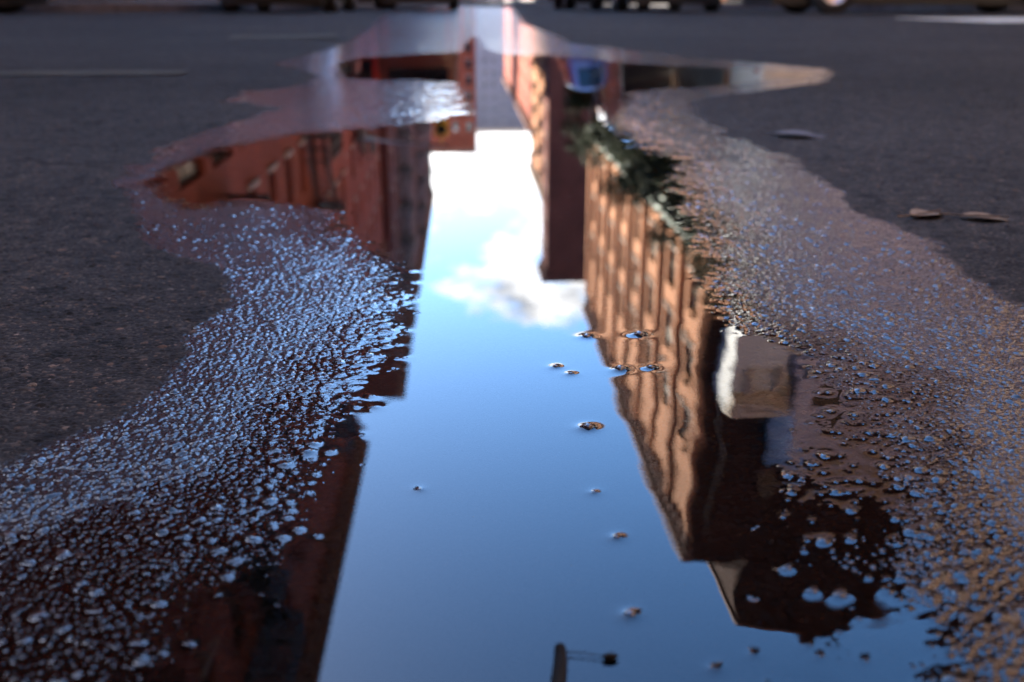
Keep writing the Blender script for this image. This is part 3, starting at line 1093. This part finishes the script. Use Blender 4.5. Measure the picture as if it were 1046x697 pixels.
# ------------------------------------------------------------------ vehicles
def loft(stations, mi_fn=None):
    """stations: (y, half_w, z_sill, z_belt, roof_half_w, z_roof)"""
    mb = MB()
    rings = []
    for (y, hw, zs, zb, rw, zr) in stations:
        base = len(mb.v)
        pts = [(hw * 0.86, zs), (hw * 0.97, zs + 0.10), (hw, (zs + zb) / 2), (hw * 0.97, zb), (rw + (hw * 0.97 - rw) * 0.08, zr - 0.04 * (zr > zb + 0.1)), (rw * 0.8, zr)]
        ring = [(x, y, z) for x, z in pts] + [(-x, y, z) for x, z in reversed(pts)]
        mb.v += ring
        rings.append((base, len(ring)))
    for (a, n), (b2, _) in zip(rings, rings[1:]):
        for j in range(n):
            j2 = (j + 1) % n
            mb.f.append((a + j, b2 + j, b2 + j2, a + j2))
            mb.m.append(0)
    mb.f.append(tuple(rings[0][0] + j for j in range(rings[0][1])))
    mb.f.append(tuple(rings[-1][0] + j for j in reversed(range(rings[-1][1]))))
    mb.m += [0, 0]
    return mb


def vehicle(name, label, cat, x, y, rotz, kind, paint):
    """front looks towards -Y locally"""
    root = thing(name, label, cat, (x, y, 0.010), rotz, 'vehicles standing beyond the crossing')
    if kind == 'van':
        L, hw, H, wr = 5.4, 0.98, 2.25, 0.36
        S = [(-2.70, 0.88, 0.42, 0.75, 0.80, 0.80), (-2.60, 0.95, 0.30, 0.95, 0.86, 1.00), (-1.95, 0.98, 0.28, 1.12, 0.90, 1.20),
             (-1.25, 0.98, 0.28, 1.18, 0.84, 2.10), (-0.8, 0.98, 0.28, 1.18, 0.85, 2.25), (2.45, 0.98, 0.28, 1.18, 0.85, 2.25), (2.68, 0.97, 0.34, 1.18, 0.84, 2.15), (2.70, 0.93, 0.40, 1.1, 0.80, 2.0)]
        fw, rwl = -1.75, 1.65
        scr = ((-1.93, 1.24, 0.80), (-1.28, 2.06, 0.74))
        sidew = ((-1.55, -0.55, 1.24, 1.95),)
        rear = (2.705, 1.3, 1.9, 0.7)
    elif kind == 'suv':
        L, hw, H, wr = 4.7, 0.95, 1.75, 0.37
        S = [(-2.35, 0.82, 0.45, 0.72, 0.74, 0.76), (-2.25, 0.92, 0.32, 0.92, 0.82, 0.97), (-1.15, 0.95, 0.28, 1.06, 0.85, 1.10),
             (-0.40, 0.95, 0.28, 1.10, 0.72, 1.66), (0.1, 0.95, 0.28, 1.10, 0.74, 1.75), (2.02, 0.95, 0.28, 1.10, 0.72, 1.68), (2.28, 0.94, 0.32, 1.10, 0.82, 1.14), (2.35, 0.88, 0.42, 0.95, 0.80, 1.0)]
        fw, rwl = -1.45, 1.42
        scr = ((-1.10, 1.14, 0.78), (-0.45, 1.63, 0.66))
        sidew = ((-0.55, 0.42, 1.14, 1.58), (0.52, 1.6, 1.14, 1.58))
        rear = None
        tail = ((2.245, 1.20, 0.72), (2.06, 1.60, 0.64))
    else:
        L, hw, H, wr = 4.5, 0.90, 1.45, 0.33
        S = [(-2.25, 0.76, 0.40, 0.60, 0.68, 0.62), (-2.15, 0.86, 0.20, 0.74, 0.76, 0.79), (-1.05, 0.90, 0.17, 0.90, 0.80, 0.94),
             (-0.15, 0.90, 0.17, 0.93, 0.64, 1.40), (0.3, 0.90, 0.17, 0.93, 0.66, 1.45), (1.0, 0.90, 0.17, 0.93, 0.64, 1.40), (1.75, 0.89, 0.18, 0.93, 0.76, 0.99), (2.12, 0.87, 0.30, 0.90, 0.74, 0.95), (2.25, 0.80, 0.40, 0.75, 0.70, 0.80)]
        fw, rwl = -1.38, 1.34
        scr = ((-1.0, 0.98, 0.74), (-0.2, 1.37, 0.58))
        sidew = ((-0.55, 0.35, 0.97, 1.30), (0.43, 1.15, 0.97, 1.30))
        rear = None
    body = link('body', loft(S).mesh('body', paint, True), root)
    mod = body.modifiers.new('bevel', 'BEVEL')
    mod.width = 0.03
    mod.segments = 2
    mod.limit_method = 'ANGLE'
    # windscreen slightly proud of the body
    (ya, za, wa), (yb, zb_, wb) = scr
    mb = MB()
    nrm = Vector((0, -(zb_ - za), (yb - ya))).normalized() * 0.035
    pts = [Vector((-wa, ya, za)), Vector((wa, ya, za)), Vector((wb, yb, zb_)), Vector((-wb, yb, zb_))]
    f_ = [p + nrm for p in pts]
    mb.quad(*f_)
    for k in range(4):
        mb.quad(pts[k], pts[(k + 1) % 4], f_[(k + 1) % 4], f_[k])
    link('windscreen', mb.mesh('windscreen', M['car_glass']), root)
    for (wy0, wy1, wz0, wz1) in sidew:
        for sgn in (-1, 1):
            mb = MB()
            xo, xi_ = hw * 0.985, hw * 0.84 if kind != 'van' else hw * 0.93
            a = [(sgn * xo, wy0, wz0), (sgn * xo, wy1, wz0), (sgn * xi_, wy1 - 0.05, wz1), (sgn * xi_, wy0 + 0.16, wz1)]
            b2 = [(p[0] - sgn * 0.09, p[1], p[2]) for p in a]
            mb.quad(*a)
            for k in range(4):
                mb.quad(a[k], b2[k], b2[(k + 1) % 4], a[(k + 1) % 4])
            link('side_window', mb.mesh('side_window', M['car_glass']), root)
    if kind == 'suv':
        (ya, za, wa), (yb, zb_, wb) = tail
        mb = MB()
        off = Vector((0, 0.03, 0.015))
        pts = [Vector((wa, ya, za)), Vector((-wa, ya, za)), Vector((-wb, yb, zb_)), Vector((wb, yb, zb_))]
        f_ = [p + off for p in pts]
        mb.quad(*f_)
        for k in range(4):
            mb.quad(pts[k], pts[(k + 1) % 4], f_[(k + 1) % 4], f_[k])
        link('rear_window', mb.mesh('rear_window', M['car_glass']), root)
    if rear:
        mb = MB()
        ry, rz0, rz1, rw_ = rear
        mb.box((-rw_, ry, rz0), (rw_, ry + 0.02, rz1))
        link('rear_window', mb.mesh('rear_window', M['car_glass']), root)
    for wy in (fw, rwl):
        for sgn in (-1, 1):
            wroot = link('wheel', None, root, (sgn * (hw - 0.12), wy, wr))
            mb = MB()
            mb.lathe([(-0.11, wr * 0.62), (-0.115, wr * 0.92), (-0.085, wr), (0.085, wr), (0.115, wr * 0.92), (0.11, wr * 0.62)], 'x', n=28)
            link('tyre', mb.mesh('tyre', M['rubber'], True), wroot)
            mb = MB()
            mb.lathe([(-0.10, 0.001), (-0.10, wr * 0.62), (0.10, wr * 0.64), (0.085, wr * 0.55), (0.05, wr * 0.5), (0.05, 0.07), (0.08, 0.055), (0.085, 0.001)] if sgn > 0 else
                     [(0.10, 0.001), (0.10, wr * 0.62), (-0.10, wr * 0.64), (-0.085, wr * 0.55), (-0.05, wr * 0.5), (-0.05, 0.07), (-0.08, 0.055), (-0.085, 0.001)], 'x', n=20)
            link('rim', mb.mesh('rim', M['rim'], True), wroot)
    yf = S[0][0]
    zl = S[1][3] - 0.16
    for sgn in (-1, 1):
        mb = MB()
        mb.lathe([(-0.03, 0.01), (-0.025, 0.10), (0.02, 0.13), (0.10, 0.13)], 'y', (sgn * S[1][1] * 0.72, yf + 0.015, zl), 16)
        link('headlight', mb.mesh('headlight', M['lamp_white'], True), root)
        mb = MB()
        yr = S[-1][0]
        mb.box((sgn * S[-1][1] * 0.80 - 0.11, yr - 0.06, S[-1][2] + 0.25), (sgn * S[-1][1] * 0.80 + 0.11, yr + 0.03, S[-1][2] + 0.45))
        link('tail_light', mb.mesh('tail_light', M['lamp_red']), root)
    mb = MB()
    mb.box((-0.42, yf - 0.02, zl - 0.10), (0.42, yf + 0.05, zl + 0.06))
    link('grille', mb.mesh('grille', M['trim']), root)
    mb = MB()
    mb.box((-S[0][1] * 0.95, yf - 0.05, S[0][2] - 0.09), (S[0][1] * 0.95, yf + 0.12, S[0][2] + 0.07))
    link('bumper', mb.mesh('bumper', M['trim']), root)
    mb = MB()
    mb.box((-0.17, yf - 0.055, S[0][2] - 0.06), (0.17, yf - 0.052, S[0][2] + 0.06))
    link('number_plate', mb.mesh('number_plate', M['plate']), root)
    mb = MB()
    mb.box((-hw * 0.82, S[1][0] + 0.1, 0.13), (hw * 0.82, S[-2][0] - 0.1, 0.30 if kind != 'car' else 0.26))
    link('underbody', mb.mesh('underbody', M['trim']), root)
    return root


vehicle('parked_car', 'black sport utility car standing nearest on the left beyond the crossing', 'car', -3.05, 19.2, 0, 'suv', paintwork('black_lacquer', (0.014, 0.013, 0.014)))
vehicle('delivery_van', 'red van parked at the left kerb behind the black car', 'van', -3.2, 31.0, math.pi, 'van', paintwork('red_van_paint', (0.42, 0.016, 0.010)))
vehicle('delivery_van', 'dark maroon van standing beside the red van', 'van', -1.1, 27.2, math.pi, 'van', paintwork('maroon_van_paint', (0.085, 0.020, 0.014)))
vehicle('parked_car', 'violet blue car in the right lane, half hidden by the black van', 'car', 3.2, 24.8, math.pi, 'suv', paintwork('violet_car_paint', (0.085, 0.075, 0.22)))
vehicle('delivery_van', 'black van in the right lane, in front of the violet blue car', 'van', 3.75, 21.0, math.pi, 'van', paintwork('black_van_paint', (0.012, 0.012, 0.013)))
vehicle('delivery_van', 'cream delivery van parked side-on along the right kerb', 'van', 7.3, 16.75, math.pi / 2, 'van', paintwork('cream_van_paint', (0.78, 0.72, 0.54)))


vehicle('parked_car', 'dark grey car parked side-on along the left kerb of the crossing', 'car', -8.6, 16.2, math.pi / 2, 'car', paintwork('graphite_car_paint', (0.02, 0.02, 0.022)))

# ------------------------------------------------------------------ traffic signal over the street
root = thing('traffic_light', 'yellow traffic signal hanging over the street from a steel mast arm', 'traffic light', (-4.75, 47.0, 0.165))
mb = MB()
mb.tube([(0, 0, 0), (0, 0, 0.25)], [0.22, 0.16], 12)
mb.tube([(0, 0, 0.25), (0, 0, 6.4)], [0.12, 0.09], 12)
link('pole', mb.mesh('pole', M['galv'], True), root)
mb = MB()
mb.tube([(0, 0, 5.6), (1.4, 0, 5.85), (3.9, 0, 6.0)], [0.08, 0.06, 0.045], 10)
link('mast_arm', mb.mesh('mast_arm', M['galv'], True), root)
mb = MB()
mb.box((3.35, -0.20, 3.75), (3.95, 0.20, 5.55))
for z in (3.8, 4.4, 5.0):
    mb.lathe([(-0.42, 0.25), (-0.20, 0.24)], 'y', (3.65, 0, z + 0.25), 16)
mb.tube([(3.65, 0, 5.55), (3.65, 0, 6.0)], 0.04, 8)
hs = link('signal_housing', mb.mesh('signal_housing', M['yellow']), root)
for z in (3.8, 4.4, 5.0):
    mb = MB()
    mb.lathe([(-0.26, 0.001), (-0.25, 0.12), (-0.21, 0.225), (-0.20, 0.225)], 'y', (3.65, 0, z + 0.25), 16)
    link('lens', mb.mesh('lens', M['car_glass'], True), hs)

# ------------------------------------------------------------------ light
SUN_EL, SUN_AZ = R(43), R(40)      # ahead and to the left: measured from +Y towards -X
sd = Vector((-math.sin(SUN_AZ) * math.cos(SUN_EL), math.cos(SUN_AZ) * math.cos(SUN_EL), math.sin(SUN_EL)))
sl = bpy.data.lights.new('sun', 'SUN')
sl.energy = 5.0
sl.angle = R(0.53)
sl.color = (1.0, 0.93, 0.82)
so = bpy.data.objects.new('sun', sl)
COL.objects.link(so)
so.rotation_euler = (-sd).to_track_quat('-Z', 'Y').to_euler()

world = bpy.data.worlds.new('World')
scene.world = world
world.use_nodes = True
nt = world.node_tree
for n in list(nt.nodes):
    nt.nodes.remove(n)
wo = nt.nodes.new('ShaderNodeOutputWorld')
bg = nt.nodes.new('ShaderNodeBackground')
sky = nt.nodes.new('ShaderNodeTexSky')
sky.sky_type = 'NISHITA'
sky.sun_disc = False
sky.sun_elevation = SUN_EL
sky.sun_rotation = -SUN_AZ
sky.altitude = 30
sky.air_density = 1.0
sky.dust_density = 0.55
sky.ozone_density = 4.5
tc = nt.nodes.new('ShaderNodeTexCoord')
sep = nt.nodes.new('ShaderNodeSeparateXYZ')
nt.links.new(tc.outputs['Generated'], sep.inputs[0])
CLOUD_AT = (5.3, 0.2, 1.4)
# cumulus: noise on the sky direction, thicker towards the horizon
mp = nt.nodes.new('ShaderNodeMapping')
mp.inputs['Scale'].default_value = (1.0, 1.0, 1.7)
mp.inputs['Location'].default_value = CLOUD_AT
nt.links.new(tc.outputs['Generated'], mp.inputs[0])
cn = nt.nodes.new('ShaderNodeTexNoise')
cn.inputs['Scale'].default_value = 10.0
cn.inputs['Detail'].default_value = 8
cn.inputs['Roughness'].default_value = 0.58
nt.links.new(mp.outputs[0], cn.inputs['Vector'])
bias = ramp(nt, sep.outputs[2], [(0.0, (0.24,) * 3), (0.17, (0.19,) * 3), (0.235, (0.085,) * 3), (0.30, (0.06,) * 3), (0.33, (0.0,) * 3), (0.40, (0.0,) * 3), (0.7, (0.0,) * 3)])
thin = ramp(nt, sep.outputs[2], [(0.31, (0.0,) * 3), (0.36, (0.25,) * 3), (0.62, (0.25,) * 3), (0.75, (0.03,) * 3)])
f = math_n(nt, 'SUBTRACT', math_n(nt, 'ADD', cn.outputs['Fac'], bias), thin)
cm = ramp(nt, f, [(0.555, (0, 0, 0)), (0.69, (1, 1, 1))])
hs = nt.nodes.new('ShaderNodeHueSaturation')
hs.inputs['Saturation'].default_value = 1.18
nt.links.new(sky.outputs[0], hs.inputs['Color'])
cn2 = nt.nodes.new('ShaderNodeTexNoise')
cn2.inputs['Scale'].default_value = 22.0
cn2.inputs['Detail'].default_value = 6
nt.links.new(mp.outputs[0], cn2.inputs['Vector'])
ccol = ramp(nt, cn2.outputs['Fac'], [(0.33, (0.30, 0.32, 0.36)), (0.62, (1.0, 1.0, 1.0))])
ccol = mixcol(nt, 1.0, ccol, (6.2, 6.15, 6.1), 'MULTIPLY')
mixn = mixcol(nt, cm, hs.outputs[0], ccol)
nt.links.new(mixn, bg.inputs[0])
bg.inputs[1].default_value = 0.10
nt.links.new(bg.outputs[0], wo.inputs[0])

# ------------------------------------------------------------------ output
vs = scene.view_settings
vs.view_transform = 'Standard'
vs.look = 'None'
vs.gamma = 1.0
vs.use_curve_mapping = False
vs.exposure = 3.75
scene.cycles.max_bounces = 8
scene.cycles.glossy_bounces = 5
scene.cycles.diffuse_bounces = 3
scene.cycles.transparent_max_bounces = 8
scene.cycles.sample_clamp_indirect = 0
scene.cycles.use_denoising = True
